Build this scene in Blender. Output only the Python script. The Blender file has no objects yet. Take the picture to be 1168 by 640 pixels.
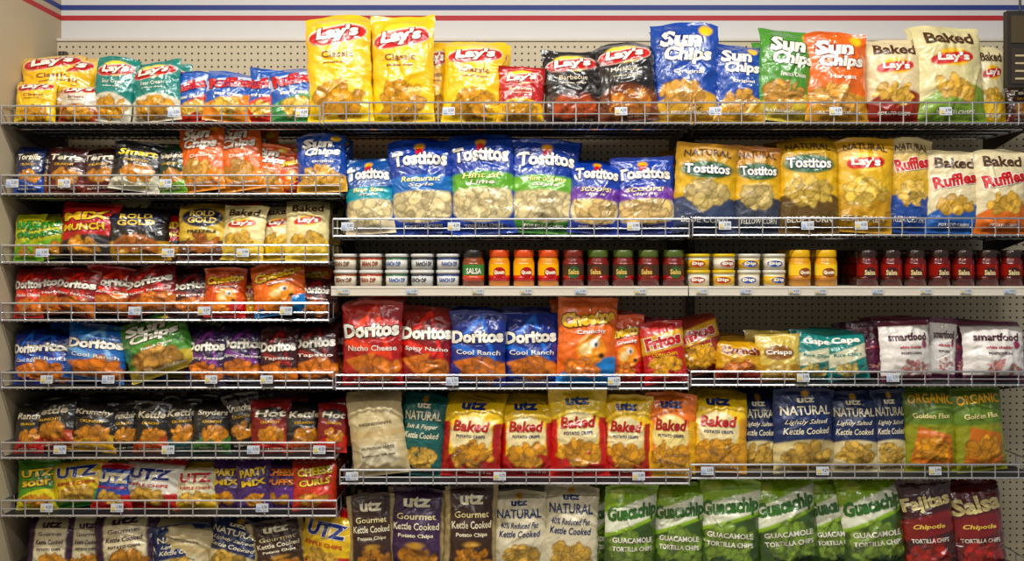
import bpy, bmesh, math, random
import numpy as np
random.seed(7)
S=0.003; D=3.6; ZC=1.45; HOR=290; CX=584
def WX(u,y=0.0): return (u-CX)*S*(D+y)/D
def WZ(v,y=0.0): return ZC+(HOR-v)*S*(D+y)/D
def lin(c):
    return c/12.92 if c<=0.04045 else ((c+0.055)/1.055)**2.4
def h(s):
    return tuple(lin(int(s[i:i+2],16)/255) for i in (0,2,4))
sc=bpy.context.scene
col=sc.collection
try: sc.view_settings.view_transform='Standard'
except Exception: pass

# ---------- materials ----------
def mat(name,base=None,rough=0.5,metal=0.0,attr=False,coat=0.0,bump=0.0,bscale=40,spec=0.5,crinkle=0.0):
    m=bpy.data.materials.new(name); m.use_nodes=True
    nt=m.node_tree; b=nt.nodes['Principled BSDF']
    b.inputs['Roughness'].default_value=rough; b.inputs['Metallic'].default_value=metal
    b.inputs['Specular IOR Level'].default_value=spec
    b.inputs['Coat Weight'].default_value=coat; b.inputs['Coat Roughness'].default_value=0.12
    if attr:
        a=nt.nodes.new('ShaderNodeAttribute'); a.attribute_name='Col'
        nt.links.new(a.outputs['Color'],b.inputs['Base Color'])
    elif base: b.inputs['Base Color'].default_value=(*base,1)
    if bump>0:
        tc=nt.nodes.new('ShaderNodeTexCoord'); n=nt.nodes.new('ShaderNodeTexNoise')
        n.inputs['Scale'].default_value=bscale; n.inputs['Detail'].default_value=3
        bp=nt.nodes.new('ShaderNodeBump'); bp.inputs['Strength'].default_value=bump; bp.inputs['Distance'].default_value=0.004
        nt.links.new(tc.outputs['Object'],n.inputs['Vector']); nt.links.new(n.outputs['Fac'],bp.inputs['Height'])
        if crinkle>0:
            oi=nt.nodes.new('ShaderNodeObjectInfo')
            ad=nt.nodes.new('ShaderNodeVectorMath'); ad.operation='ADD'
            cm=nt.nodes.new('ShaderNodeCombineXYZ'); mu=nt.nodes.new('ShaderNodeMath'); mu.operation='MULTIPLY'; mu.inputs[1].default_value=37
            nt.links.new(oi.outputs['Random'],mu.inputs[0]); nt.links.new(mu.outputs[0],cm.inputs[1])
            nt.links.new(tc.outputs['Object'],ad.inputs[0]); nt.links.new(cm.outputs[0],ad.inputs[1])
            n2=nt.nodes.new('ShaderNodeTexNoise'); n2.inputs['Scale'].default_value=13; n2.inputs['Detail'].default_value=2.5; n2.inputs['Distortion'].default_value=.8
            nt.links.new(ad.outputs[0],n2.inputs['Vector'])
            s1=nt.nodes.new('ShaderNodeMath'); s1.operation='SUBTRACT'; s1.inputs[1].default_value=.5
            s2=nt.nodes.new('ShaderNodeMath'); s2.operation='ABSOLUTE'
            nt.links.new(n2.outputs['Fac'],s1.inputs[0]); nt.links.new(s1.outputs[0],s2.inputs[0])
            b2=nt.nodes.new('ShaderNodeBump'); b2.inputs['Strength'].default_value=crinkle; b2.inputs['Distance'].default_value=.03; b2.invert=True
            nt.links.new(s2.outputs[0],b2.inputs['Height']); nt.links.new(bp.outputs['Normal'],b2.inputs['Normal'])
            nt.links.new(b2.outputs['Normal'],b.inputs['Coat Normal'])
            # softer crinkle under the clear film keeps the print readable
            b3=nt.nodes.new('ShaderNodeBump'); b3.inputs['Strength'].default_value=crinkle*.6; b3.inputs['Distance'].default_value=.03; b3.invert=True
            nt.links.new(s2.outputs[0],b3.inputs['Height']); nt.links.new(b3.outputs['Normal'],b.inputs['Normal'])
        else: nt.links.new(bp.outputs['Normal'],b.inputs['Normal'])
    return m
M_foil=mat('foil_print',attr=True,rough=0.30,coat=0.9,bump=0.4,bscale=45,crinkle=.75,spec=.6)
M_matte=mat('matte_print',attr=True,rough=0.42,coat=0.35,bump=0.4,bscale=45,crinkle=.6)
M_jar=mat('jar_print',attr=True,rough=0.22,coat=0.4)
M_wire=mat('chrome_wire',h('D6D6DA'),rough=0.22,metal=0.85)
M_shade=mat('shade_black',h('17171B'),rough=0.6)  # near-black for the added deck sheets that darken shelf interiors, and post slots
M_shelf=mat('enamel_shelf',h('D0C8B8'),rough=0.4)
M_post=mat('post_steel',h('5A5044'),rough=0.5,metal=0.3)
M_tag=mat('tag_paper',attr=True,rough=0.6)

# ---------- text cache ----------
TC={}
def text2d(s,bold,shear):
    k=(s,bold,shear)
    if k in TC: return TC[k]
    cu=bpy.data.curves.new('t','FONT'); cu.body=s; cu.offset=bold; cu.shear=shear; cu.resolution_u=2
    ob=bpy.data.objects.new('t',cu); col.objects.link(ob)
    bpy.context.view_layer.update()
    dg=bpy.context.evaluated_depsgraph_get()
    me=bpy.data.meshes.new_from_object(ob.evaluated_get(dg))
    bm=bmesh.new(); bm.from_mesh(me)
    bmesh.ops.triangulate(bm,faces=bm.faces[:])
    if len(s)<=10:
        for _ in range(2):
            es=[e for e in bm.edges if e.calc_length()>0.2]
            if not es: break
            bmesh.ops.subdivide_edges(bm,edges=es,cuts=1)
        bmesh.ops.triangulate(bm,faces=bm.faces[:])
    bm.verts.index_update()
    P=np.array([(v.co.x,v.co.y) for v in bm.verts]); F=[[v.index for v in f.verts] for f in bm.faces]
    bm.free()
    bpy.data.objects.remove(ob); bpy.data.curves.remove(cu); bpy.data.meshes.remove(me)
    TC[k]=(P,np.array(F)); return TC[k]
def text_norm(s,bold,shear,ref=None):
    P,F=text2d(s,bold,shear)
    R=P if ref is None else ref
    lo=R.min(0); hi=R.max(0)
    return (P-(lo+hi)/2)/(hi-lo)*np.array([2,1]),F

# ---------- painting ----------
def sm(x,w=0.012): 
    t=np.clip(x/w*0.5+0.5,0,1); return t*t*(3-2*t)
def mix(C,m,c): return C*(1-m[...,None])+np.array(c)*m[...,None]
def tone(C):
    C=np.clip(np.asarray(C,dtype=float),0,1)
    l=C.mean(-1,keepdims=True)
    return np.clip(l+(C-l)*1.12,0.002,1)*.95
def paint(lay,U,V,asp,rng):
    C=np.zeros(U.shape+(3,))
    for L in lay:
        t=L[0]
        if t=='bg': C[:]=L[1]
        elif t=='band':
            a=L[4] if len(L)>4 else 0; b=L[5] if len(L)>5 else 0
            o=a*U*U+b*U
            C=mix(C,sm(V-L[1]-o)*sm(L[2]+o-V),L[3])
        elif t=='wave':
            _,cy,rx,hh,am,tl,c=L
            mid=cy+am*np.sin(U*2.6)+tl*U
            wd=hh*np.sqrt(np.clip(1-(U/rx)**4,0,1))
            C=mix(C,sm(wd-np.abs(V-mid))*(np.abs(U)<rx),c)
        elif t=='ell':
            _,cx,cy,rx,ry,c=L[:6]
            r=np.sqrt(((U-cx)/rx)**2+((V-cy)/ry)**2)
            C=mix(C,sm((1-r)*min(rx,ry*2),0.03),c)
        elif t=='side':
            C=mix(C,sm(np.abs(U)-L[1],0.04),L[2])
        elif t=='left':
            C=mix(C,sm(L[1]-U,0.04),L[2])
        elif t=='poly':
            m=np.ones(U.shape); p=L[1]
            for i in range(len(p)):
                x0,y0=p[i]; x1,y1=p[(i+1)%len(p)]
                x0*=.5;x1*=.5; y0*=asp; y1*=asp
                nx,ny=-(y1-y0),(x1-x0); n=math.hypot(nx,ny)
                m*=sm(((U*.5-x0)*nx+(V*asp-y0)*ny)/n,0.015)
            C=mix(C,m,L[2])
        elif t=='grad':
            _,v0,v1,c=L; C=mix(C,np.clip((v1-V)/(v1-v0),0,1),c)
        elif t=='chips':
            _,cx,cy,rx,ry,c,n=L[:7]; size=(L[7] if len(L)>7 else .2)*.8
            c=np.array(c)
            for i in range(int(n*1.6)):
                a=rng.uniform(0,6.28); r=rng.uniform(0,1)**.5
                px=cx+rx*r*math.cos(a); py=cy+ry*r*math.sin(a)
                ang=rng.uniform(0,3.14); sx=size*rng.uniform(.7,1.3); sy=sx*rng.uniform(.4,.85)
                dx=(U-px)*.5; dy=(V-py)*asp
                X=(dx*math.cos(ang)+dy*math.sin(ang))/(sx*.5); Y=(-dx*math.sin(ang)+dy*math.cos(ang))/(sy*.5)
                r2=np.sqrt(X*X+Y*Y)
                cc=c*rng.uniform(.62,1.25)
                C=mix(C,sm(1-r2,.12),cc*.42)
                C=mix(C,sm(.84-r2,.12),np.clip(cc,0,1))
    return tone(C)

def vnoise(U,V,gx,gy,rng):
    G=rng.rand(gy+2,gx+2)
    x=np.clip((U+1)/2,0,1)*gx; y=np.clip(V,0,1)*gy
    i=np.clip(x.astype(int),0,gx); j=np.clip(y.astype(int),0,gy)
    a=x-i;b=y-j; a=a*a*(3-2*a); b=b*b*(3-2*b)
    return G[j,i]*(1-a)*(1-b)+G[j,i+1]*a*(1-b)+G[j+1,i]*(1-a)*b+G[j+1,i+1]*a*b

def bag_mesh(name,W,H,lay,seed,M,T=None,nu=46,nv=None):
    rng=np.random.RandomState(seed)
    if nv is None: nv=int(min(88,max(44,nu*H/W)))
    asp=H/W
    T=T or min(0.10,0.42*W)
    u=np.linspace(-1,1,nu); u=u*(1-.18)+.18*np.sin(u*math.pi/2); v=np.linspace(0,1,nv)
    U,V=np.meshgrid(u,v)
    s1,s2=.035,.95
    vv=np.clip((V-s1)/(s2-s1),0,1)
    prof=(4*vv*(1-vv))**.6*(1+.45*(.5-vv))
    base=T/2*(1-U**2+1e-9).clip(0)**.62*prof
    w=np.zeros_like(U)
    env=(1-U**4).clip(0)*np.clip(prof*1.5,0,1)
    k=W/0.2
    for i in range(4):
        f=rng.uniform(7,22); ph=rng.uniform(0,6.3)
        w+=.0034*np.exp(-(s2-V).clip(0)/.10)*np.sin(f*U+ph)
        f=rng.uniform(7,20); ph=rng.uniform(0,6.3)
        w+=.0028*np.exp(-(V-s1).clip(0)/.10)*np.sin(f*U+ph)
    for i in range(3):
        for sgn in (-1,1):
            f=rng.uniform(14,45); ph=rng.uniform(0,6.3)
            w+=.0028*np.exp(-(1-sgn*U)/.20)*np.sin(f*V+ph)
    Uw=U+.18*np.sin(V*rng.uniform(4,9)+rng.uniform(0,6)); Vw=V+.06*np.sin(U*rng.uniform(2,5)+rng.uniform(0,6))
    for gx,gy,am in ((3,4,.011),(4,7,.007),(7,11,.0035)):
        n=vnoise(Uw*.9,Vw*.95,gx,gy,rng)
        w+=am*(.5-np.abs(2*n-1))*(.5+.9*np.abs(V-.45))
    for i in range(14):
        cx=rng.uniform(-.9,.9); cy=rng.uniform(.05,.95); a=rng.uniform(0,math.pi)
        if rng.rand()<.5: cy=rng.choice([rng.uniform(.82,.95),rng.uniform(.04,.2)])
        dx=(U-cx)*.5; dy=(V-cy)*asp
        p=dx*math.cos(a)+dy*math.sin(a); q=-dx*math.sin(a)+dy*math.cos(a)
        w+=rng.choice([-1,1,1])*.0045*np.exp(-(p/rng.uniform(.02,.045))**2-(q/rng.uniform(.12,.4))**2)
    dep=np.maximum(base+w*env*k,.0008)
    lean=(rng.uniform(.03,.07) if rng.rand()<.35 else rng.uniform(-.02,.025))*k
    ph=rng.uniform(0,6)
    off=(lean*np.clip((V-.74)/.26,0,1)**2+.009*k*np.sin(rng.uniform(2,5)*U+ph)*(np.clip((V-.8)/.2,0,1)**2))
    narrow=1-.05*np.sin(math.pi*np.clip(V,0,1))**.6
    edge=1+.012*np.sin(V*rng.uniform(14,30)+ph)+.006*np.sin(V*60+ph)
    X=W/2*U*narrow*edge + W*rng.uniform(-.03,.03)*V**2
    cl,cr=rng.uniform(-.01,.06,2)
    Z=H*(V-np.clip((V-.8)/.2,0,1)**2*(cl*np.clip(-U,0,1)**2+cr*np.clip(U,0,1)**2)+.005*np.sin(U*7+ph)*np.clip((V-.88)/.12,0,1))
    Yf=off-dep
    C=paint(lay,U,V,asp,rng)
    verts=[np.stack([X,Yf,Z],-1).reshape(-1,3)]; cols=[C.reshape(-1,3)]
    idx=np.arange(nu*nv).reshape(nv,nu)
    q=np.stack([idx[:-1,:-1],idx[:-1,1:],idx[1:,1:],idx[1:,:-1]],-1).reshape(-1,4)
    faces=q.tolist(); n=nu*nv
    ui=sorted(set(list(range(0,nu,4))+[nu-1])); vi=sorted(set(list(range(0,nv,4))+[nv-1]))
    ix=np.ix_(vi,ui)
    Yb=off[ix]+base[ix]*.8+.0006
    verts.append(np.stack([X[ix],Yb,Z[ix]],-1).reshape(-1,3)); cols.append(C[ix].reshape(-1,3))
    idb=np.arange(len(ui)*len(vi)).reshape(len(vi),len(ui))+n
    faces+=np.stack([idb[:-1,1:],idb[:-1,:-1],idb[1:,:-1],idb[1:,1:]],-1).reshape(-1,4).tolist()
    n+=idb.size
    def samp(G,uu,vq):
        fi=np.interp(uu,u,np.arange(nu)); fj=np.clip(vq,0,1)*(nv-1)
        i0=np.clip(fi.astype(int),0,nu-2); j0=np.clip(fj.astype(int),0,nv-2)
        a=fi-i0;b=fj-j0
        return G[j0,i0]*(1-a)*(1-b)+G[j0,i0+1]*a*(1-b)+G[j0+1,i0]*(1-a)*b+G[j0+1,i0+1]*a*b
    lift=.0022
    for L in lay:
        if L[0]!='t': continue
        _,s,cx,cy,hw,hv,c=L[:7]; o=L[7] if len(L)>7 else {}
        bold=o.get('b',.03); sh=o.get('sh',0)
        passes=[]
        P0=text2d(s,bold,sh)[0]
        if 'out' in o: passes.append((bold+.045,o['out'],lift))
        passes.append((bold,c,lift+(.0009 if 'out' in o else 0)))
        for bd,cc,lf in passes:
            P,F=text_norm(s,bd,sh,P0)
            x=P[:,0]*hw; y=P[:,1]*hv
            y=y+o.get('arc',0)*(1-P[:,0]**2)
            r=math.radians(o.get('rot',0))
            if r:
                xm=x*.5; ym=y*asp
                x,y=(xm*math.cos(r)-ym*math.sin(r))/.5,(xm*math.sin(r)+ym*math.cos(r))/asp
            uu=np.clip(x+cx,-.98,.98); vq=np.clip(y+cy,.01,.99)
            p=np.stack([samp(X,uu,vq),samp(Yf,uu,vq)-lf,samp(Z,uu,vq)],-1)
            verts.append(p); cols.append(np.tile(tone(cc),(len(p),1)))
            faces+=(F+n).tolist(); n+=len(p)
    Vt=np.concatenate(verts); Cc=np.concatenate(cols)
    me=bpy.data.meshes.new(name); me.from_pydata(Vt.tolist(),[],faces)
    at=me.color_attributes.new('Col','FLOAT_COLOR','POINT')
    at.data.foreach_set('color',np.concatenate([Cc,np.ones((len(Cc),1))],1).astype(np.float32).ravel())
    me.polygons.foreach_set('use_smooth',[True]*len(me.polygons))
    me.materials.append(M); me.update()
    return me

# ---------- designs ----------
W_=h('F0EADC'); RED=h('BE1218'); YEL=h('F2BE12'); GOLD=h('E0A83A'); NAVY=h('16285E'); BLK=h('14110F'); CRM=h('E9DCB4')
def lays(bg,low=None,sub='Classic',sc_='7A3A10',chip='D99A2C',n=26):
    L=[('bg',h(bg))]
    if low: L.append(('band',-1,.42,h(low),-.12))
    L+=[('chips',.05,.2,.66,.13,h(chip),n,.26),
        ('ell',0,.80,.66,.125,h('F9DA52')),('wave',.775,.90,.09,.012,.02,W_),('wave',.77,.88,.08,.012,.02,RED),
        ('t',"Lay's",0,.785,.66,.15,W_,{'b':.05,'rot':5,'sh':.12,'out':h('8A0C12')}),
        ('t',sub,0,.59,.50,.06,h(sc_),{'b':.012}),('t','potato chips',0,.515,.42,.026,h(sc_)),('t','NET WT 10 OZ',.3,.05,.35,.02,h(sc_))]
    return L
def sun(bg,low='D9A441',sub='Original',out='10246A'):
    return [('bg',h(bg)),('band',-1,.30,h(low),-.1,.05),('chips',-.1,.27,.66,.11,h('D9A050'),18,.26),
        ('ell',.62,.9,.2,.06,h('F2C230')),
        ('t','Sun',-.12,.81,.62,.17,W_,{'b':.05,'out':h(out),'sh':.15}),
        ('t','Chips',.08,.64,.72,.17,W_,{'b':.045,'out':h(out),'sh':.15}),
        ('t',sub,.1,.48,.45,.05,W_,{'b':.02}),('t','MULTIGRAIN SNACKS',0,.10,.7,.03,W_)]
def tost(mid='2F7FC0',sub='Restaurant',bg='1D3E96',low='1D3E96',chip='E6D3A0',sub2='Style'):
    return [('bg',h(bg)),('ell',0,.30,.95,.27,h('E4D4A4')),('chips',0,.31,.78,.19,h(chip),50,.28),
        ('band',.44,.60,h(mid),-.03),('band',-1,.11,h(low),.06),
        ('ell',0,.9,.16,.04,h('F0B020')),('ell',0,.84,.12,.05,h('D02020')),
        ('t','Tostitos',0,.76,.86,.15,W_,{'b':.04,'out':h('0C1A4A'),'arc':.02}),
        ('t',sub,0,.56,.62,.055,h('F4EFA0'),{'b':.02,'sh':.2}),('t',sub2,0,.495,.4,.045,W_,{'b':.02,'sh':.2}),('t','TORTILLA CHIPS',0,.075,.6,.03,W_)]
def nat(top,low,logo='Tostitos',lc='16285E',chip='C9B070',sub='BLUE CORN',midc='2E5A34'):
    L=[('bg',h(top)),('grad',.55,.95,h('D8AC3C')),('band',-1,.42,h(low),-.05),('chips',0,.42,.68,.12,h(chip),28,.26),
       ('t','NATURAL',0,.88,.75,.075,h('4A2E10'),{'b':.015,'arc':.02})]
    if logo=="Lay's": L+=[('ell',0,.73,.5,.1,h('F6DC6A')),('wave',.72,.66,.06,.008,.02,RED),('t',"Lay's",0,.725,.50,.12,W_,{'b':.04})]
    elif logo=='Ruffles': L+=[('t','Ruffles',0,.72,.8,.13,RED,{'b':.04,'rot':10,'out':W_})]
    else: L+=[('ell',0,.70,.85,.10,h(midc)),('t',logo,0,.71,.74,.11,W_,{'b':.03,'out':h(lc)})]
    L+=[('t',sub,0,.14,.75,.06,W_,{'b':.01})]
    return L
def baked(bg,low,logo="Lay's",chip='E0B050',tc='4A2A14',low2=.36):
    L=[('bg',h(bg)),('band',-1,low2,h(low),-.1,.06),('chips',0,.34,.62,.10,h(chip),14,.26),
       ('t','Baked',0,.85,.72,.13,h(tc),{'b':.03})]
    if logo=="Lay's": L+=[('ell',.05,.645,.52,.09,YEL),('wave',.635,.66,.058,.01,.02,RED),('t',"Lay's",.03,.64,.48,.11,W_,{'b':.04})]
    else: L+=[('t',logo,0,.64,.8,.15,h('C02020') if logo=='Ruffles' else W_,{'b':.04,'rot':10,'out':h('F4F0E6') if logo=='Ruffles' else BLK})]
    L+=[('t','POTATO CRISPS',0,.10,.55,.035,W_)]
    return L
def dor(bg,glow,sub='Nacho Cheese',out='1A0808'):
    return [('bg',h(bg)),('poly',[(-.95,.50),(.75,.30),(.15,.97)],h(glow)),('poly',[(-.6,.54),(.5,.42),(.1,.86)],h(bg)),
        ('poly',[(-.9,.30),(-.1,.06),(.2,.40)],h('D0721A')),('chips',.2,.20,.7,.12,h('D97A1C'),12,.34),
        ('t','Doritos',0,.65,.93,.17,W_,{'b':.05,'out':h(out),'rot':3}),
        ('t',sub,.05,.44,.8,.065,W_,{'b':.015}),('t','TORTILLA CHIPS',0,.06,.6,.03,W_)]
def chee(bg='E8700E',low='2B7FC4'):
    return [('bg',h(bg)),('band',-1,.26,h(low),-.05,.12),('ell',.1,.40,.5,.17,h('F49A28')),('ell',.2,.47,.16,.05,W_),('ell',-.1,.40,.2,.07,h('F0D090')),
        ('ell',.25,.46,.06,.03,BLK),('ell',.45,.33,.1,.03,BLK),('chips',-.2,.18,.6,.09,h('F28A10'),16,.2),
        ('t','Cheetos',0,.76,.9,.17,YEL,{'b':.06,'out':h('1A1008'),'rot':8}),('t','Crunchy',.1,.60,.5,.06,W_,{'b':.02,'rot':5,'out':RED})]
def frit(bg='B8161C'):
    return [('bg',h(bg)),('band',.52,.80,h('D8A018'),0,.06),('chips',0,.28,.7,.16,h('E8A93A'),30,.2),
        ('t','Fritos',0,.67,.85,.2,h('B8161C'),{'b':.05,'out':W_,'rot':8}),('t','CORN CHIPS',0,.46,.6,.05,YEL,{'b':.02})]
def ruf(bg='2456A8',low='D03828',chip='E2B450'):
    return [('bg',h(bg)),('band',-1,.42,h(low),0,.12),('chips',.1,.25,.6,.12,h(chip),18,.26),('band',.62,.82,h('C8D4E8'),0,.1),
        ('t','Ruffles',0,.71,.88,.2,RED,{'b':.05,'rot':8,'out':h('10246A')}),('t','sour cream',0,.47,.6,.05,W_)]
def gold(bg='D8A62A',low='3A1C10'):
    return [('bg',h(bg)),('band',-1,.33,h(low)),('chips',0,.30,.65,.13,h('A8601C'),18,.25),('ell',0,.72,.85,.17,h('1A1A3A')),
        ('t','ROLD',0,.79,.5,.1,h('F0CC60'),{'b':.03}),('t','GOLD',0,.67,.6,.1,h('F0CC60'),{'b':.03}),('t','PRETZELS',0,.48,.6,.05,BLK)]
def smart(bg='E6E0D8',sd='6A2038'):
    return [('bg',h(bg)),('band',.91,1.2,h(sd)),('chips',.2,.22,.55,.12,h('C88A84'),12,.14),('ell',.65,.60,.12,.07,h('8A2A50')),('band',-1,.10,h(sd)),
        ('t','smartfood',.0,.73,.74,.13,h('4A1C2C'),{'b':.03}),('t','white cheddar',.05,.56,.45,.05,h('B03848')),('t','POPCORN',.05,.46,.4,.04,h('4A1C2C'))]
def ubak(bg='F2C618',low='B01420',tc='B01420',panel='F0DEA8'):
    return [('bg',h(bg)),('poly',[(-1.1,-.1),(1.1,-.1),(1.1,.50),(0,.36),(-1.1,.50)],h(low)),('side',.72,h(low)),('band',.66,1.2,h(bg),.0),('ell',0,.50,.72,.24,h(panel)),('chips',0,.27,.66,.13,h('DA9A3A'),24,.24),
        ('t','utz',0,.86,.42,.10,h('1A2A6A'),{'b':.05}),('t','Baked',0,.62,.62,.13,h(tc),{'b':.035,'sh':.15}),('t','POTATO CRISPS',0,.50,.5,.035,NAVY),
        ('t','Net Wt 8 oz',.3,.07,.4,.03,W_)]
def unat(bg='18264E',panel='D8C898',low=None,t1='NATURAL',sub='Lightly Salted',sub2='Kettle Cooked',tc='E4DABC'):
    L=[('bg',h(bg))]
    if panel: L.append(('band',-1,.40,h(panel),-.05))
    L+=[('chips',0,.22,.66,.13,h('D4AA54'),26,.24),('ell',0,.93,.12,.035,h('D8A020')),
        ('t','utz',0,.86,.30,.07,h(tc),{'b':.04}),('t',t1,0,.735,.82,.105,h(tc),{'b':.02}),
        ('t',sub,0,.60,.72,.07,h(tc),{'b':.01,'sh':.35}),('t',sub2,0,.50,.78,.075,h(tc),{'b':.015,'sh':.25}),('t','GOURMET POTATO CHIPS',0,.06,.7,.03,h('604020'))]
    return L
def utzk(side='3E2440',mid='DCCEA8',tc='3E2440'):
    return [('bg',h(mid)),('side',.66,h(side)),('band',-1,.30,h(side),-.1),('chips',0,.27,.6,.10,h('C98A3A'),18,.24),
        ('t','utz',0,.84,.40,.10,h(tc),{'b':.04}),('t','Gourmet',0,.70,.5,.06,h(tc),{'b':.01}),('t','Kettle Cooked',0,.58,.58,.07,h(tc),{'b':.02,'sh':.2}),('t','POTATO CHIPS',0,.47,.5,.04,h(tc))]
def utzb(bg='3A2246',):
    return [('bg',h(bg)),('side',.82,h('A89468')),('chips',0,.20,.66,.12,h('B87A30'),22,.24),
        ('t','utz',0,.84,.45,.12,h('E6DCBC'),{'b':.04}),('t','Gourmet',0,.68,.66,.07,h('D8C890'),{'b':.01}),('t','Kettle Cooked',0,.57,.76,.08,h('E6DCBC'),{'b':.02}),('t','Potato Chips',0,.46,.6,.055,h('E6DCBC')),('ell',0,.36,.3,.03,h('B88A3A'))]
def orgn():
    return [('bg',h('8A8C2A')),('band',.56,1.2,h('5E7A28')),('poly',[(-.8,.12),(.8,.05),(.7,.44),(-.5,.54)],h('C8701A')),('chips',0,.28,.55,.12,h('DC962E'),20,.28),
        ('t','ORGANIC',0,.84,.84,.11,h('EEB43A'),{'b':.03,'arc':.02}),('t','Golden Flax',0,.66,.7,.06,h('F0E0A0'),{'b':.02}),('t','TORTILLA CHIPS',0,.08,.7,.04,h('F0E0A0'))]
def guac():
    return [('bg',h('8AB022')),('band',-1,.52,h('34501A'),0,.10),('chips',0,.28,.8,.20,h('7A983A'),60,.24),('chips',0,.1,.6,.05,h('22401A'),8,.2),
        ('band',.56,.78,h('E8EAD0'),0,.10),('t','Guacachip',0,.675,.94,.19,h('2F661A'),{'b':.05,'rot':8,'sh':.2}),
        ('t','GUACAMOLE',0,.40,.76,.055,W_,{'b':.025}),('t','TORTILLA CHIPS',0,.31,.76,.05,W_,{'b':.025}),('ell',-.55,.88,.25,.05,h('C4D860'))]
def faj(t='Fajitas',bg='3A0C10'):
    return [('bg',h(bg)),('band',.40,.62,h('7A1418'),0,.05),('chips',0,.2,.7,.15,h('A82A1E'),28,.26),
        ('t',t,0,.74,.9,.18,h('E0CE90'),{'b':.04,'rot':8}),('t','Chipotle',0,.50,.6,.06,h('E8C060'),{'sh':.2}),('t','TORTILLA CHIPS',0,.36,.7,.045,W_,{'b':.02})]
def plain(bg='CDBB90'):
    return [('bg',h(bg)),('band',.46,.54,h('C4AC7A')),('poly',[(-.7,.15),(.7,.15),(.7,.38),(-.7,.38)],h('DCD2B4')),('t','NUTRITION FACTS',0,.34,.6,.03,h('6A5A40')),('t','INGREDIENTS',0,.62,.6,.03,h('6A5A40')),('t','potatoes, oil, salt',0,.25,.6,.03,h('6A5A40'))]
def kett(low='B0481C',t='Kettle',bg='161312',tc='E8DCC0'):
    return [('bg',h(bg)),('band',-1,.34,h(low),-.1,.08),('chips',.1,.34,.6,.12,h('D0882E'),16,.28),('ell',0,.74,.7,.12,h('2A2422')),
        ('t',t,0,.74,.78,.13,h(tc),{'b':.03,'sh':.15}),('t','CRUNCHY',0,.58,.5,.05,h('D8A838')),('t','POTATO CHIPS',0,.08,.6,.04,h(tc))]
def pop(bg='4A2A6A',t='PARTY',t2='MIX',tc='F0C828',low=None):
    L=[('bg',h(bg))]
    if low: L.append(('band',-1,.4,h(low),-.1,.1))
    return L+[('chips',0,.2,.6,.1,h('D8922A'),14,.24),('t',t,0,.74,.78,.15,h(tc),{'b':.05,'rot':6,'out':BLK}),('t',t2,0,.54,.72,.12,h(tc),{'b':.04,'rot':6,'out':BLK})]
def utzw(bg='E6E0D2',low='C02028',tc='1A2A7A'):
    return [('bg',h(bg)),('band',-1,.28,h(low),-.05,.1),('band',.88,1.2,h(low)),('chips',0,.26,.55,.1,h('E0B050'),14,.24),('t','UTZ',0,.68,.72,.20,h(tc),{'b':.05,'out':W_}),('t','RIPPLE CHIPS',0,.47,.7,.06,h('C02028'),{'b':.02})]

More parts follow.
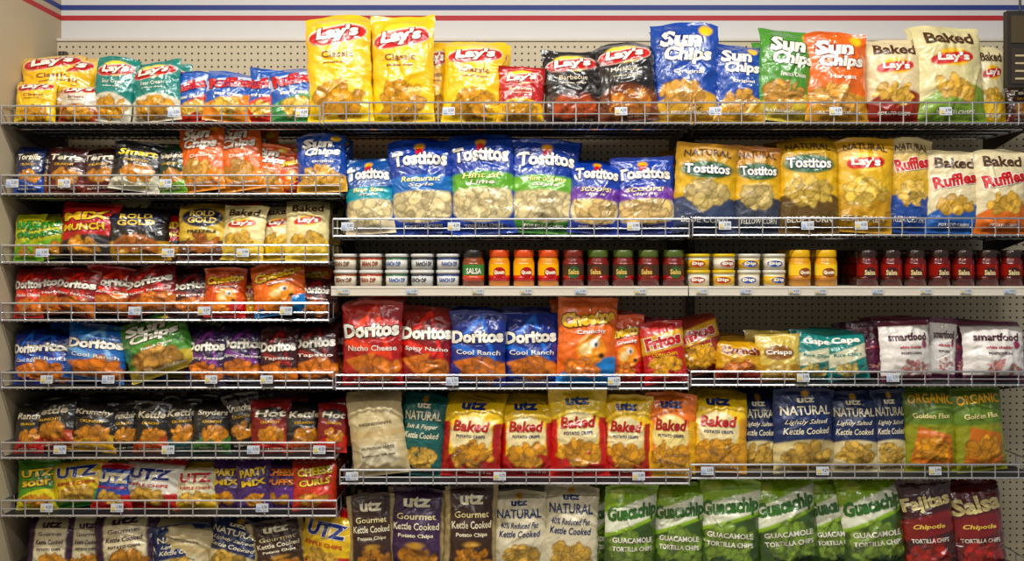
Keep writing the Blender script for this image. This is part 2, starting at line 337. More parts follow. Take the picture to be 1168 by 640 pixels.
DS={
'ly':lays('F2C010','F4CA30'),'lt':lays('1D7A70','D8D0B8','Sour Cream','F0F0E0'),'lbr':lays('D8CCB8','9A3A1C','Barbecue','7A2A10'),
'lr':lays('B01A1C','F0B818','Barbecue','F0E0B0'),'lbk':lays('16110F','3A1810','Barbecue','E8D8B8','B8501C'),'lbk2':lays('16110F','6A3414','Hickory','E8D8B8','C87A2C'),
'sb':sun('1E4698'),'sg':sun('4A8A32','C8B048','French Onion','1E4A14'),'so':sun('E06A1A','C89038','Harvest','8A2A08'),'so2':sun('E0680F','E08A2A','Cheddar','8A2408'),
'tr':tost('2C6CB8'),'tl':tost('5FA030','Hint of','1D3E96','1D3E96','E6D3A0','Lime'),'tl2':tost('6AA838','Hint of Lime','1D3E96','3A7A2C'),'tsc':tost('6A3A9A','SCOOPS!','23409C','2A3A90','DDBB7C','dip it'),'ts':tost('2E9AA8','Bite Size','1A4A8A','E0D0B0'),
'nb':nat('A87A1A','3A4460'),'nb2':nat('A0641A','3A4050',sub='YELLOW CORN'),'ny':nat('A8801A','5A421A',chip='C8A850'),'nl':nat('CC9A22','C09030',"Lay's",sub='SEA SALT',chip='E0BC58'),'nr':nat('D8C490','2C4C94','Ruffles',sub='REDUCED FAT',chip='E4BC60'),
'bl':baked('DCC9A0','8A2A1C'),'bg':baked('D6CA98','7C9A3A'),'by':baked('E4D6A8','E8BE3A'),'bc':baked('E8D9A0','E8C658'),'br':baked('DECFA8','2C5CA4','Ruffles'),'bo':baked('DECFA8','D8701E','Ruffles'),
'dr':dor('AC1014','E84A18'),'dr2':dor('84100F','D83414','Spicy Nacho'),'db':dor('182E80','3470D0','Cool Ranch','0A1030'),'dl':dor('2E66B0','78B0E0','Cool Ranch','0A1030'),'dp':dor('2E1C44','7A3A8A','Spicy Sweet'),'dd':dor('3A1014','8A1C1C','Tapatio'),
'ch':chee(),'ch2':chee('DC5A10','C01818'),'fr':frit(),'fr2':frit('8A2A14'),'fr3':[('bg',h('D09A1E')),('band',-1,.3,h('8A2A14'),-.05),('chips',0,.3,.6,.1,h('C8701C'),16,.22),('t','Crunch',0,.7,.8,.18,h('6A1410'),{'b':.05})],
'ru':ruf(),'ru2':ruf('2456A8','E0882A'),'ru3':ruf('2456A8','3E8A4A'),'ru4':ruf('16458E','B8D0E8'),
'go':gold(),'go2':gold('1E1A16','C8962A'),'go3':gold('D4B04A','5A3428'),
'sm':smart(),'sm2':smart('E8E2DC','58223E'),'smp':smart('5A1E3C','3A1028'),
'ub':ubak(),'ub2':ubak('F4CE30','C82020'),'uo':ubak('E87A18','F0B818','A01818','F4DC90'),'uy':ubak('F2C618','E0A018','B01420'),
'un':unat(),'un2':unat('1A2A56','CDBB86'),'ut':unat('1C5A56','1C5A56',t1='NATURAL',sub='Salt & Pepper'),'uc':unat('D8CEB0','D8CEB0',tc='1C2E60',sub='40% Reduced Fat'),
'uk':utzk(),'ukb':utzb(),'ukb2':utzb('3A241C'),'or':orgn(),'gu':guac(),'fj':faj(),'sl':faj('Salsa','5A0E12'),'pl':plain(),
'kb':kett(),'kr':kett('A81C1C',t='Ranch'),'kg':kett('3A6A2C',t='Snyders'),'ky':kett('C8982C',t='Krunchy'),'kt':kett('2A6A6A',t='Kettle'),'kk':kett('1A1614',t='Kruncher'),'rk':kett('C0301C',t='Hot',bg='7A120E'),
'pu':pop(),'pu2':pop('5A2C7A','CHEESE','PUFFS','F08A20'),'cy':pop('D04018','CHEESE','CURLS','F8D020'),'gy':pop('4E8A22','UTZ','sour',low='E0D020'),'yg':pop('B8B81E','FUNYUN','ONION','2A8A2A',low='6AA82A'),'rm':pop('B8261C','MIX','MUNCH','F0C020',low='1E1A18'),
'uyy':utzw('EEC818','3A8A2A'),'uw':utzw(),'uw2':utzw('E4DAB4','D8B020','B81C1C'),'urb':utzw('2A4AA0','C82020','F0E0B0'),'uyr':utzw('EFC41A','C02020','1A2A7A'),
'nv':kett('2A4A9A',t='Tortilla',bg='16204A'),'gr':kett('8A8A84',t='Multi',bg='6A6258'),'mr':kett('6A241C',t='Terra',bg='3A1410'),'bw':kett('D8D4BC',t='Smart',bg='17181A',tc='F0D040'),'gb':kett('6AA030',t='Jalapeno',bg='16301A'),
'te':[('bg',h('157A74')),('band',.35,.62,h('D8D4B4'),0,.1),('chips',0,.2,.6,.1,h('D8C070'),14,.24),('t','Cape',0,.78,.7,.16,W_,{'b':.04}),('t','Rice Chips',0,.5,.7,.08,h('157A74'),{'b':.02})],
'cr':[('bg',h('D0B65C')),('band',-1,.35,h('B8882C')),('ell',0,.6,.7,.16,h('8A5A1C')),('t','Crisps',0,.6,.6,.13,W_,{'b':.03}),('chips',0,.2,.6,.1,h('E8C87A'),12,.24)],
}
MATTE={'bl','bg','by','bc','br','bo','nb','nb2','ny','nl','nr','sm','sm2','un','un2','ut','uc','uk','pl','or','ukb','ukb2'}
NM={}
for k in DS: NM[k]='potato_chip_bag'
for k in ('dr','dr2','db','dl','dp','dd','tr','tl','tl2','tsc','ts','gu','fj','sl','or','nb','nb2','ny'): NM[k]='tortilla_chip_bag'
for k in ('ch','ch2','cy','pu2'): NM[k]='cheese_puff_bag'
for k in ('fr','fr2','fr3'): NM[k]='corn_chip_bag'
for k in ('go','go2','go3'): NM[k]='pretzel_bag'
for k in ('sm','sm2','smp'): NM[k]='popcorn_bag'
for k in ('sb','sg','so','so2'): NM[k]='multigrain_chip_bag'

# ---------- shelves ----------
def prism(V,F,MI,a,b,r,mi=0,n=6):
    a=np.array(a,float);b=np.array(b,float);d=b-a;d/=np.linalg.norm(d)
    t=np.array([0,0,1.]) if abs(d[2])<.9 else np.array([1.,0,0])
    e=np.cross(d,t);e/=np.linalg.norm(e);f=np.cross(d,e)
    s=len(V)
    for p in (a,b):
        for i in range(n):
            an=2*math.pi*i/n; V.append(tuple(p+r*(math.cos(an)*e+math.sin(an)*f)))
    for i in range(n):
        j=(i+1)%n; F.append((s+i,s+j,s+n+j,s+n+i)); MI.append(mi)
    F.append(tuple(s+i for i in range(n))[::-1]);MI.append(mi);F.append(tuple(s+n+i for i in range(n)));MI.append(mi)
def box(V,F,MI,x0,x1,y0,y1,z0,z1,mi=0):
    s=len(V)
    V+= [(x0,y0,z0),(x1,y0,z0),(x1,y1,z0),(x0,y1,z0),(x0,y0,z1),(x1,y0,z1),(x1,y1,z1),(x0,y1,z1)]
    for q in ((3,2,1,0),(4,5,6,7),(0,1,5,4),(1,2,6,5),(2,3,7,6),(3,0,4,7)):
        F.append(tuple(s+i for i in q)); MI.append(mi)
def mkobj(name,V,F,MI,mats,parent=None):
    me=bpy.data.meshes.new(name); me.from_pydata(V,[],F)
    for m in mats: me.materials.append(m)
    me.polygons.foreach_set('material_index',MI); me.update()
    o=bpy.data.objects.new(name,me); col.objects.link(o)
    if parent: o.parent=parent
    return o
YB=0.45
def tag_mesh(i):
    V=[];F=[];MI=[]
    box(V,F,MI,-.021,.021,-.0015,.0015,-.014,.014)
    C=[h('BFC4CC')]*8
    box(V,F,MI,-.019,-.006,-.0022,-.0015,-.011,.004); C+=[h('98A8C4') if i%2 else h('C8B468')]*8
    P,T=text_norm(('3.99','2.50','4.29')[i%3],.0,0)
    n=len(V)
    for p in P: V.append((.008+p[0]*.0095,-.0028,.003+p[1]*.010)); C.append(h('3A3A44'))
    F+=[tuple(int(x)+n for x in t) for t in T]
    P,T=text_norm('potato chips',.01,0)
    n=len(V)
    for p in P: V.append((p[0]*.016,-.0028,-.009+p[1]*.0045)); C.append(h('54545C'))
    F+=[tuple(int(x)+n for x in t) for t in T]
    me=bpy.data.meshes.new('price_tag'); me.from_pydata(V,[],F); me.materials.append(M_tag)
    at=me.color_attributes.new('Col','FLOAT_COLOR','POINT')
    at.data.foreach_set('color',np.concatenate([np.array(C),np.ones((len(C),1))],1).astype(np.float32).ravel())
    return me
TAGS=[tag_mesh(i) for i in range(3)]
def wire_shelf(u0,u1,vt,vd,tags=()):
    V=[];F=[];MI=[]
    x0=WX(u0);x1=WX(u1);zd=WZ(vd)-.004;zt=WZ(vt)
    w=.0024
    zs=[zd,zd+(zt-zd)*.45,zt]
    for i,z in enumerate(zs): prism(V,F,MI,(x0,0,z),(x1,0,z),.0036 if i!=1 else .002)
    n=max(2,int((x1-x0)/.078))
    for i in range(n+1):
        x=x0+(x1-x0)*i/n
        prism(V,F,MI,(x,-.003,zd-.003),(x,-.003,zt),w)
    for x in (x0,x1):
        prism(V,F,MI,(x,0,zt),(x,YB-.04,zt),w); prism(V,F,MI,(x,0,zd),(x,YB-.04,zd),.0034)
        for k in range(1,5): prism(V,F,MI,(x,k*.09,zd),(x,k*.09,zt),w)
    n=int((x1-x0)/.026)
    for i in range(n+1):
        x=x0+(x1-x0)*i/n
        prism(V,F,MI,(x,0,zd-.006),(x,YB-.04,zd-.006),.0018,n=4)
        prism(V,F,MI,(x,0,zd-.006),(x,0,zd+.004),.0016,n=4)
    for y in (.1,.2,.3,.4): prism(V,F,MI,(x0,y,zd-.009),(x1,y,zd-.009),.003,n=4)
    box(V,F,MI,x0+.005,x1-.005,.012,YB-.045,zd-.003,zd+.003,1)  # dark sheet added over the deck wires to deepen shade between shelves
    for x in (x0+.012,x1-.012):
        s=len(V)
        V+=[(x-.002,.06,zd-.012),(x+.002,.06,zd-.012),(x-.002,YB-.03,zd-.012),(x+.002,YB-.03,zd-.012),(x-.002,YB-.03,zd-.075),(x+.002,YB-.03,zd-.075)]
        for q in ((0,2,4),(1,5,3),(0,1,3,2),(0,4,5,1),(2,3,5,4)): F.append(tuple(s+a for a in q)); MI.append(2)
    o=mkobj('wire_shelf',V,F,MI,[M_wire,M_shade,M_post])
    for i,t in enumerate(tags):
        g=bpy.data.objects.new('price_tag',TAGS[(i+int(vd))%3]); col.objects.link(g)
        g.parent=o; g.location=(WX(t),-.012,(zd+zt)/2+.004); g.rotation_euler=(math.radians(-8),0,math.radians(random.uniform(-3,3)))
    return zd+.003

cnt=[0]
def bags(zdeck,items,back=1,lean=-4,roll=2,T=None,jit=1.5,yaw=8,wk=1.07,dense=False):
    built=[]
    for i,it in enumerate(items):
        k,a,b,vt=it[:4]; rl=it[4] if len(it)>4 else random.uniform(-roll,roll); dy=it[5] if len(it)>5 else (0.012 if i%2 else 0)
        edgeL=a<14
        if edgeL: a=13; b=max(b,48)
        y=.062+dy
        W=(b-a)*S*(D+y)/D; zt=WZ(vt,y); H=zt-zdeck
        cnt[0]+=1
        H=max(H,.08)
        th=T or min(.092,.44*W)
        me=bag_mesh(NM[k],W*(.97 if edgeL else wk),H*1.02,DS[k],cnt[0]*13+5,M_matte if k in MATTE else M_foil,T=th,nu=50 if W>.15 else 40)
        built.append((k,me,a,b,edgeL))
        o=bpy.data.objects.new(NM[k],me); col.objects.link(o)
        r=math.radians(rl+random.uniform(-jit,jit)) if not edgeL else 0
        o.rotation_euler=(math.radians(lean+random.uniform(-3,2)),r,math.radians(random.uniform(-yaw,yaw) if not edgeL else 2))
        o.location=(WX((a+b)/2,y)-math.sin(r)*H/2+(.006 if edgeL else 0),y,zdeck+abs(math.sin(r))*W/2+.001)
    for i,(k,me,a,b,edgeL) in enumerate(built):
        for j in range(back):
            yb=.062+.095*(j+1)+.01
            if yb>YB-.115: break
            k2,m2=k,me
            sh=0
            if dense and j==0 and not edgeL and i+1<len(built):
                k2,m2=built[(i*7+3)%len(built)][:2] if random.random()<.4 else (k,me)
                sh=(b-a)*S*.42
            o2=bpy.data.objects.new(NM[k2],m2); col.objects.link(o2)
            o2.rotation_euler=(math.radians(max(lean,-5)+random.uniform(-1,2)),math.radians(random.uniform(-4,4) if not edgeL else 0),math.radians(random.uniform(-5,5)))
            o2.location=(WX((a+b)/2,.062)+sh+(random.uniform(-.02,.02) if not edgeL else .012),yb,zdeck+.005)
            s=random.uniform(.94,1.03); o2.scale=(s,s,s)

# --- right fixtures ---
z=wire_shelf(369,788,117,139,(512,708)); wz=wire_shelf(793,1188,117,139,(815,952,1077))
bags(z,[('ly',350,422,13,-2),('ly',423,494,18,1),('ly',482,512,47,0,.06),('ly',507,574,44,3),('lr',568,619,78,0,.0),('lbk',622,686,57,-2),('lbk2',682,747,45,-3),('sb',744,818,25,1)])
bags(wz,[('sb',816,872,48,1),('sg',865,930,36,5),('so',921,990,38,2),('bl',988,1050,44,3),('bg',1048,1124,27,1),('by',1116,1148,52,3,.04),('mr',1150,1184,96,0)])
z=wire_shelf(380,786,250,268,(397,518,722)); wz=wire_shelf(790,1188,249,267,(826,920,981))
bags(z,[('ts',394,448,182,-2),('tr',446,516,160,-1),('tl',515,586,153,-1),('tl2',584,658,161,3),('tsc',651,706,182,2),('tsc',702,770,182,-1)],back=3)
bags(wz,[('nb',770,838,168,2),('nb2',836,891,169,1),('ny',890,955,156,1),('nl',954,1017,160,2),('nr',1014,1062,160,2,.03),('br',1058,1116,175,2),('bo',1112,1172,172,2)],back=3)
z=wire_shelf(383,785,428,442,(516,700)); wz=wire_shelf(788,1188,424,438,(915,1017))
bags(z,[('dr',391,458,345,-2),('dr2',456,516,353,2),('db',514,576,357,0),('db',574,636,357,0),('ch',637,703,343,3,0),('ch2',690,736,362,-1,.03),('fr',733,781,370,-5)],back=3)
bags(wz,[('fr2',765,822,367,-14,.05),('fr3',818,870,388,4),('cr',864,912,383,-2),('te',908,950,381,6),('te',944,988,380,-6),('smp',976,1010,370,-3,.04),('sm',1004,1063,368,-1),('sm2',1060,1090,365,2,.04),('smp',1082,1108,369,0,.05),('sm2',1100,1168,368,2)],back=3)
z=wire_shelf(388,786,536,550,(402,570,728)); wz=wire_shelf(788,1188,530,544,(806,937,1065))
bags(z,[('pl',400,461,451,-6),('ut',457,506,453,3,.02),('ub',505,571,453,1),('ub',569,631,453,1),('ub2',627,691,447,-2),('ub',686,742,453,2),('uo',737,793,450,1)],back=3)
bags(wz,[('uy',787,851,448,2),('un',843,890,450,0,.03),('un2',882,951,445,-1),('un',947,1001,449,0),('un',995,1036,447,0,.02),('or',1033,1090,443,-2),('or',1088,1146,445,-3)],back=3)
z=wire_shelf(390,786,650,664); wz=wire_shelf(788,1188,648,662)
bags(z,[('ukb2',398,450,566,-3),('ukb',442,509,560,1),('ukb2',508,566,555,1),('uc',563,623,564,-1),('uc',621,681,556,0),('gu',672,700,558,0,.04),('gu',690,749,553,0),('gu',746,803,553,0)],back=3)
bags(wz,[('gu',800,866,547,1),('gu',860,932,547,-4),('gu',924,980,549,-5,.03),('gu',960,1032,545,-5),('fj',1029,1087,551,-6),('sl',1084,1146,552,-4)],back=3)

# --- left fixtures ---
ux=2
LK=dict(jit=4,yaw=14,wk=1.12,dense=True)
z=wire_shelf(ux,365,121,139,(200,345))
bags(z,[('ly',28,95,55,-4,.08),('ly',3,62,88,5),('lbr',68,110,94,2),('lt',105,152,66,4),('lt',148,204,70,-3),('ru',199,238,84,-3),('ru2',235,286,80,3),('ru',279,317,80,6),('ru3',310,361,74,-4)],lean=-9,jit=3,yaw=12)
z=wire_shelf(ux,388,200,220,(16,75,190))
bags(z,[('nv',-8,38,166,5),('gr',32,62,172,0,.03),('mr',54,96,168,3),('mr',92,134,169,-4),('bw',130,182,164,7),('gb',176,212,166,-5),('so2',200,252,140,-6),('so2',246,296,141,-8),('so2',286,326,166,4,.03),('ch2',318,346,176,0,.04),('sb',340,392,153,-3)],lean=-9,back=3,**LK)
z=wire_shelf(ux,375,280,298,(50,193,278))
bags(z,[('yg',-6,32,244,4),('yg',28,78,248,-5),('rm',68,130,233,6),('go2',125,190,236,3),('rm',182,212,245,0,.04),('go3',206,256,231,-2),('bc',252,300,235,2),('by',298,338,234,-2),('bc',328,373,228,-2)],lean=-7,back=3,**LK)
z=wire_shelf(ux,375,346,364,(155,234,327))
bags(z,[('dr',-8,36,306,3),('dr2',28,74,309,-4),('dr2',62,112,310,5),('dr',100,158,309,8),('dr2',142,200,308,-8),('dd',194,242,310,-5),('ch2',235,278,307,3),('fr2',268,296,318,0,.03),('ch',290,346,304,-5),('dd',342,376,318,2)],lean=-9,back=3,**LK)
z=wire_shelf(ux,380,425,441,(55,125,242,305))
bags(z,[('db',-12,24,377,-3),('db',22,82,378,3),('dl',78,142,375,7),('sg',142,216,370,-20,-.0),('dp',213,257,374,2),('dp',250,300,372,2),('dd',297,338,374,3),('dd',334,383,369,2)],lean=-7,back=3,**LK)
z=wire_shelf(ux,382,505,521,(70,193,290,365))
bags(z,[('kr',-4,38,462,4),('kb',32,86,459,-5),('ky',80,132,460,5),('kk',126,158,462,-3),('kb',154,192,460,5),('kt',188,228,458,-3),('kg',222,262,459,4),('kk',258,296,452,-4,.03),('rk',288,330,458,3),('kb',326,368,460,-3),('rk',364,396,462,5)],lean=-8,back=3,**LK)
z=wire_shelf(ux,384,571,587,(55,135,300))
bags(z,[('gy',22,64,527,4),('uyy',60,120,524,-4),('urb',108,150,532,8),('uw',140,205,525,3),('uw2',200,246,530,-3),('pu',240,278,528,4),('pu',272,308,526,-5),('pu2',300,342,528,4),('cy',336,382,524,-4)],lean=-8,back=3,**LK)
z=wire_shelf(ux,386,652,668)
bags(z,[('uk',32,82,590,-3),('uk',78,118,592,3),('uk',110,178,588,-5),('pl',172,240,598,8),('un2',178,236,602,-4,.0),('un',234,300,598,7),('ukb2',290,348,598,-6),('uyr',342,402,585,6)],lean=-8,back=3,**LK)

# ---------- solid shelf with jars ----------
V=[];F=[];MI=[]
zs=WZ(327)
x0,x1=WX(378),WX(1188); xm=WX(785)
for a,b in ((x0,xm-.002),(xm+.002,x1)):
    box(V,F,MI,a,b,0,YB-.03,zs-.012,zs); box(V,F,MI,a,b,-.006,0,zs-.032,zs+.002)
    box(V,F,MI,a,b,-.0075,-.006,zs-.006,zs-.002); box(V,F,MI,a,b,-.0075,-.006,zs-.030,zs-.026)
mkobj('metal_shelf',V,F,MI,[M_shelf])
shelfobj=bpy.data.objects['metal_shelf']
for i,t in enumerate((392,470,545,600,662,730,800,850,905,935,1000,1055,1100,1150)):
    g=bpy.data.objects.new('price_tag',TAGS[i%3]); col.objects.link(g); g.parent=shelfobj
    g.location=(WX(t),-.0095,zs-.016); g.scale=(.9,1,.6)
def jar(name,u0,u1,H,prof,labels,z0,y=.06):
    R=(u1-u0)*S/2*.97
    V=[];C=[];F=[];n=28
    rows=[]
    for (r,zz,c) in prof:
        s=len(V); rows.append(s)
        for i in range(n):
            a=2*math.pi*i/n; V.append((R*r*math.cos(a),R*r*math.sin(a),H*zz)); C.append(c)
    for k in range(len(rows)-1):
        a,b=rows[k],rows[k+1]
        for i in range(n):
            j=(i+1)%n; F.append((a+i,a+j,b+j,b+i))
    F.append(tuple(rows[0]+i for i in range(n))[::-1]); F.append(tuple(rows[-1]+i for i in range(n)))
    for (s,cz,hw,hh,c,ro) in labels:
        if s=='o':
            P=np.array([(math.cos(t)*1.0,math.sin(t)*.5) for t in np.linspace(0,2*math.pi,17)[:-1]]+[(0,0)])
            T=[(i,(i+1)%16,16) for i in range(16)]; lf=.001
        else: P,T=text_norm(s,.03,0); lf=.0018
        b=len(V)
        for p in P:
            an=-math.pi/2+p[0]*hw
            V.append(((R*ro+lf)*math.cos(an),(R*ro+lf)*math.sin(an),H*(cz+p[1]*hh))); C.append(c)
        F+=[tuple(int(x)+b for x in t) for t in T]
    C=tone(np.array(C))
    me=bpy.data.meshes.new(name); me.from_pydata(V,[],F); me.materials.append(M_jar)
    at=me.color_attributes.new('Col','FLOAT_COLOR','POINT')
    at.data.foreach_set('color',np.concatenate([C,np.ones((len(C),1))],1).astype(np.float32).ravel())
    me.polygons.foreach_set('use_smooth',[len(p.vertices)==4 for p in me.polygons])
    for rr in range(4):
        yy=y+rr*2.08*R
        if yy>YB-.08: break
        o=bpy.data.objects.new(name,me); col.objects.link(o)
        o.location=(WX((u0+u1)/2,y),yy,z0+.0005); o.rotation_euler=(0,0,random.uniform(-.35,.35))
def salsa(lid,body,lab,lab2):
    return [(.80,0,body),(.93,.03,body),(.93,.14,body),(.935,.14,lab),(.935,.30,lab),(.935,.30,lab2),(.935,.60,lab2),(.93,.60,body),(.93,.66,body),(.84,.76,body),(.80,.80,body),(.86,.80,lid),(.88,.82,lid),(.88,.98,lid),(.84,1.0,lid)]
def tub(lid,body,lab):
    return [(.82,0,lid),(.90,.03,lid),(.90,.1,body),(.92,.1,lab),(.93,.62,lab),(.93,.62,body),(.94,.80,body),(1.0,.80,lid),(1.0,.97,lid),(.95,1.0,lid),(.9,.98,lid)]
HJ=WZ(286,.06)-WZ(327,.06); HT=(WZ(290,.06)-WZ(327,.06))/2-.001
for i in range(5):
    u=380+i*29.2
    lab=[h('D8D2C0'),h('D6CEB8'),h('DAD6CC'),h('C8C8C6'),h('DAD8D0')][i]
    tc=[h('6A3020'),h('8A2A20'),h('2A5A9A'),h('2A2A30'),h('2A4A8A')][i]
    sb=[h('8A4A2C'),h('A03A28'),h('3A6A50'),h('3A3A44'),h('3A4A7A')][i]
    for k in range(2):
        jar('dip_tub',u,u+28.2,HT,tub(h('D8D6D0'),sb,lab),[('BEAN DIP' if i<2 else 'RANCH DIP',.38,.75,.30,tc,.93)],zs+k*(HT+.001))
jar('salsa_jar',526,554,HJ,salsa(h('1E1A18'),h('7A3A1C'),h('B8401C'),h('3A6A34')),[('SALSA',.42,.7,.16,W_,.935)],zs)
for i in range(3):
    jar('cheese_dip_jar',556+i*28,583+i*28,HJ,salsa(h('C8501C'),h('D88A20'),h('B8281C'),h('D89A34')),[('o',.38,.6,.3,h('A81C18'),.935),('Queso',.38,.5,.13,W_,.937)],zs)
for i in range(5):
    jar('salsa_jar',640+i*28.6,667.5+i*28.6,HJ,salsa(h('4A5A24') if i else h('6A241A'),h('6A1A12'),h('801814'),h('3A2A1E')),[('o',.38,.55,.34,h('6A2C18') if i%2 else h('36562A'),.935),('Salsa',.4,.5,.14,h('D8B868'),.937)],zs)
for i in range(4):
    u=783+i*28.6
    for k in range(2):
        jar('dip_tub',u,u+27.6,HT,tub(h('D8B834') if i<2 else h('D4D0C0'),h('D8CFB0'),h('D0A424') if (i+k)%2 else h('D8D0C0')),[('o',.38,.75,.40,h('A02C1C') if i<2 else h('2A4A9A'),.93),('Dip',.38,.5,.26,W_,.935)],zs+k*(HT+.001))
for i in range(2):
    jar('cheese_dip_jar',898+i*30,926+i*30,HJ,salsa(h('D8A828'),h('D09420'),h('B8781C'),h('D8B044')),[('o',.38,.6,.26,h('8A4A14'),.935),('Queso',.38,.5,.12,W_,.937)],zs)
for i in range(8):
    jar('salsa_jar',976+i*27.4,1002.5+i*27.4,HJ,salsa(h('2A1A14'),h('5A120E'),h('4E140E'),h('7A1E16')),[('o',.38,.6,.30,h('3A1410'),.935),('Salsa',.38,.5,.14,h('D8C898'),.937)],zs)

# ---------- room shell ----------
XL=WX(65,YB); XR=2.6; ZT=3.3; YF=-5.2
def wallmat(name,build):
    m=bpy.data.materials.new(name); m.use_nodes=True; nt=m.node_tree; build(nt,nt.nodes['Principled BSDF']); return m
def N(nt,t,**k):
    n=nt.nodes.new(t)
    for a,b in k.items(): setattr(n,a,b)
    return n
def stripes(base,noise=True):
    def f(nt,b):
        g=N(nt,'ShaderNodeNewGeometry'); s=N(nt,'ShaderNodeSeparateXYZ'); nt.links.new(g.outputs['Position'],s.inputs[0])
        prev=N(nt,'ShaderNodeRGB'); prev.outputs[0].default_value=(*base,1); out=prev.outputs[0]
        for v0,v1,c in ((3,9,h('24367E')),(15,21,h('B02226'))):
            z1=WZ(v0,YB); z0=WZ(v1,YB)
            a=N(nt,'ShaderNodeMath',operation='GREATER_THAN'); a.inputs[1].default_value=z0
            c2=N(nt,'ShaderNodeMath',operation='LESS_THAN'); c2.inputs[1].default_value=z1
            m=N(nt,'ShaderNodeMath',operation='MULTIPLY'); nt.links.new(s.outputs[2],a.inputs[0]); nt.links.new(s.outputs[2],c2.inputs[0])
            nt.links.new(a.outputs[0],m.inputs[0]); nt.links.new(c2.outputs[0],m.inputs[1])
            x=N(nt,'ShaderNodeMix',data_type='RGBA'); nt.links.new(m.outputs[0],x.inputs['Factor']); nt.links.new(out,x.inputs[6]); x.inputs[7].default_value=(*c,1); out=x.outputs[2]
        nt.links.new(out,b.inputs['Base Color']); b.inputs['Roughness'].default_value=.6
    return f
M_wall=wallmat('painted_wall',stripes(h('D2D0CE')))
M_wside=wallmat('painted_side_wall',stripes(h('B4A486')))
def peg(nt,b):
    g=N(nt,'ShaderNodeNewGeometry'); m=N(nt,'ShaderNodeVectorMath',operation='SCALE'); m.inputs['Scale'].default_value=1/.0254
    nt.links.new(g.outputs['Position'],m.inputs[0])
    fr=N(nt,'ShaderNodeVectorMath',operation='FRACTION'); nt.links.new(m.outputs[0],fr.inputs[0])
    s=N(nt,'ShaderNodeSeparateXYZ'); nt.links.new(fr.outputs[0],s.inputs[0])
    cb=N(nt,'ShaderNodeCombineXYZ'); nt.links.new(s.outputs[0],cb.inputs[0]); nt.links.new(s.outputs[2],cb.inputs[1])
    d=N(nt,'ShaderNodeVectorMath',operation='DISTANCE'); d.inputs[1].default_value=(.5,.5,0); nt.links.new(cb.outputs[0],d.inputs[0])
    lt=N(nt,'ShaderNodeMath',operation='LESS_THAN'); lt.inputs[1].default_value=.16; nt.links.new(d.outputs['Value'],lt.inputs[0])
    x=N(nt,'ShaderNodeMix',data_type='RGBA'); x.inputs[6].default_value=(*h('C6B99C'),1); x.inputs[7].default_value=(*h('3E3222'),1)
    nt.links.new(lt.outputs[0],x.inputs['Factor']); nt.links.new(x.outputs[2],b.inputs['Base Color']); b.inputs['Roughness'].default_value=.6
M_peg=wallmat('pegboard',peg)
def floorm(nt,b):
    g=N(nt,'ShaderNodeNewGeometry'); c=N(nt,'ShaderNodeTexChecker'); c.inputs['Scale'].default_value=3.28
    c.inputs[1].default_value=(*h('8D8676'),1); c.inputs[2].default_value=(*h('7F7662'),1)
    nt.links.new(g.outputs['Position'],c.inputs[0]); nt.links.new(c.outputs[0],b.inputs['Base Color']); b.inputs['Roughness'].default_value=.25
M_floor=wallmat('floor_tile',floorm)
M_ceil=mat('ceiling_tile',h('B8B6B0'),rough=.9)
def slab(name,x0,x1,y0,y1,z0,z1,m):
    V=[];F=[];MI=[]; box(V,F,MI,x0,x1,y0,y1,z0,z1); return mkobj(name,V,F,MI,[m])
slab('wall_back',XL-.1,XR,YB+.04,YB+.14,0,ZT,M_wall)
slab('wall_left',XL-.1,XL,YF,YB+.04,0,ZT,M_wside)
slab('floor',XL-.1,XR,YF,YB+.14,-.1,0,M_floor)
slab('ceiling',XL-.1,XR,YF,YB+.14,ZT,ZT+.1,M_ceil)
slab('pegboard_panel',XL+.001,XR-.1,YB,YB+.035,.0,WZ(47,YB),M_peg)
slab('trim_1',XL+.001,XR-.1,YB-.006,YB+.04,WZ(47,YB),WZ(44,YB),mat('trim_white',h('D0C8B8'),rough=.5))
slab('shelf_base_deck',XL+.02,XR-.2,.0,YB-.03,0.0,.14,M_shelf)
for u in (3,384,787,1186):
    x=WX(u,YB); V=[];F=[];MI=[]
    x=max(x,XL+.03)
    box(V,F,MI,x-.014,x+.014,YB-.028,YB,.0,WZ(60,YB))
    zz=.2
    while zz<WZ(64,YB):
        box(V,F,MI,x-.009,x-.004,YB-.0285,YB-.027,zz,zz+.015,1); box(V,F,MI,x+.004,x+.009,YB-.0285,YB-.027,zz,zz+.015,1); zz+=.03
    mkobj('shelf_upright_post',V,F,MI,[M_post,M_shade])
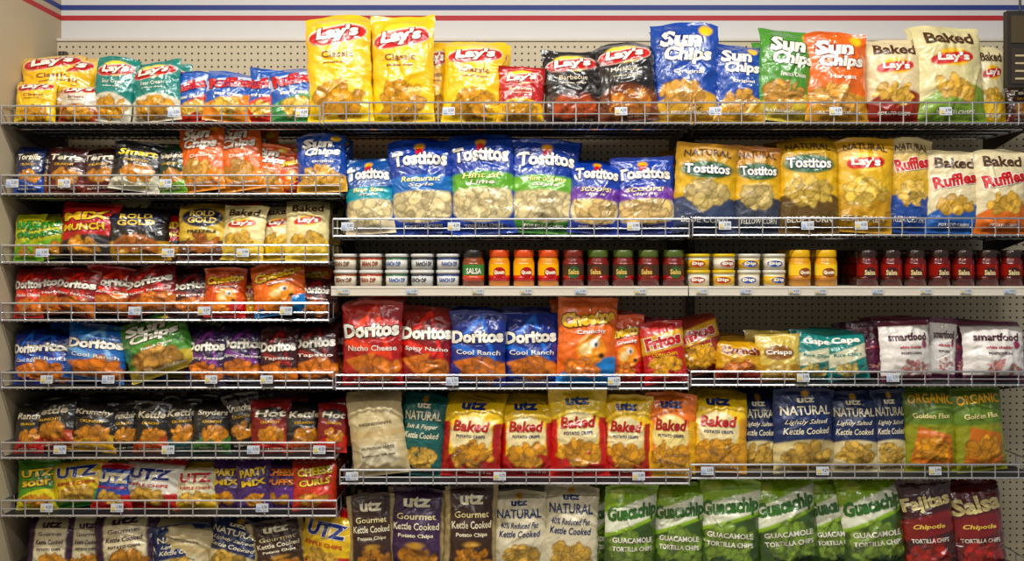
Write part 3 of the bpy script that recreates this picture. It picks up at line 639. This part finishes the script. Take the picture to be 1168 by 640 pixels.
# hanging aisle sign at right
V=[];F=[];MI=[]
yo=-.15
xa=WX(1149,-.05); xb=xa+.5
box(V,F,MI,xa,xb,.10+yo,.13+yo,WZ(94,yo),WZ(4,yo),0)
box(V,F,MI,xa+.012,xb-.012,.097+yo,.10+yo,WZ(90,yo),WZ(48,yo),1)
box(V,F,MI,xa+.012,xb-.012,.097+yo,.10+yo,WZ(42,yo),WZ(10,yo),2)
for i in range(4):
    zc=WZ(56+i*9,yo); box(V,F,MI,xa+.025,xb-.1-.03*(i%3),.0955+yo,.097+yo,zc-.006,zc,3)
for xx in (xa+.05,xb-.05): prism(V,F,MI,(xx,.115+yo,WZ(4,yo)),(xx,.115+yo,ZT),.004)
mkobj('hanging_sign',V,F,MI,[mat('sign_frame',h('1E1812')),mat('sign_face',h('2E241A')),mat('sign_head',h('40341C')),mat('sign_letters',h('B0A078'))])

# ---------- lights ----------
M_hous=mat('fixture_white',h('E8E8E4'),rough=.4)
for i,(x,y,e) in enumerate(((-.95,-1.25,56),(.95,-1.25,56),(-.9,-3.4,34),(1.2,-3.4,34))):
    V=[];F=[];MI=[]; box(V,F,MI,x-.8,x+.8,y-.15,y+.15,ZT-.06,ZT-.001)
    ho=mkobj('fluorescent_light_fixture',V,F,MI,[M_hous])
    l=bpy.data.lights.new('tube','AREA'); l.shape='RECTANGLE'; l.size=1.5; l.size_y=.16; l.energy=e; l.color=(1,.975,.935)
    lo=bpy.data.objects.new('tube_glow',l); col.objects.link(lo); lo.parent=ho; lo.location=(x,y,ZT-.07)
w=bpy.data.worlds.new('w'); sc.world=w; w.use_nodes=True
w.node_tree.nodes['Background'].inputs[0].default_value=(.92,.95,1,1); w.node_tree.nodes['Background'].inputs[1].default_value=.20

cam=bpy.data.cameras.new('camera'); co=bpy.data.objects.new('camera',cam); col.objects.link(co)
co.location=(0,-D,ZC); co.rotation_euler=(math.pi/2,0,0)
cam.sensor_width=36; cam.lens=36*(D/S)/1168; cam.shift_y=-(320-HOR)/1168
sc.camera=co
print('bags',cnt[0],'verts',sum(len(m.vertices) for m in bpy.data.meshes))
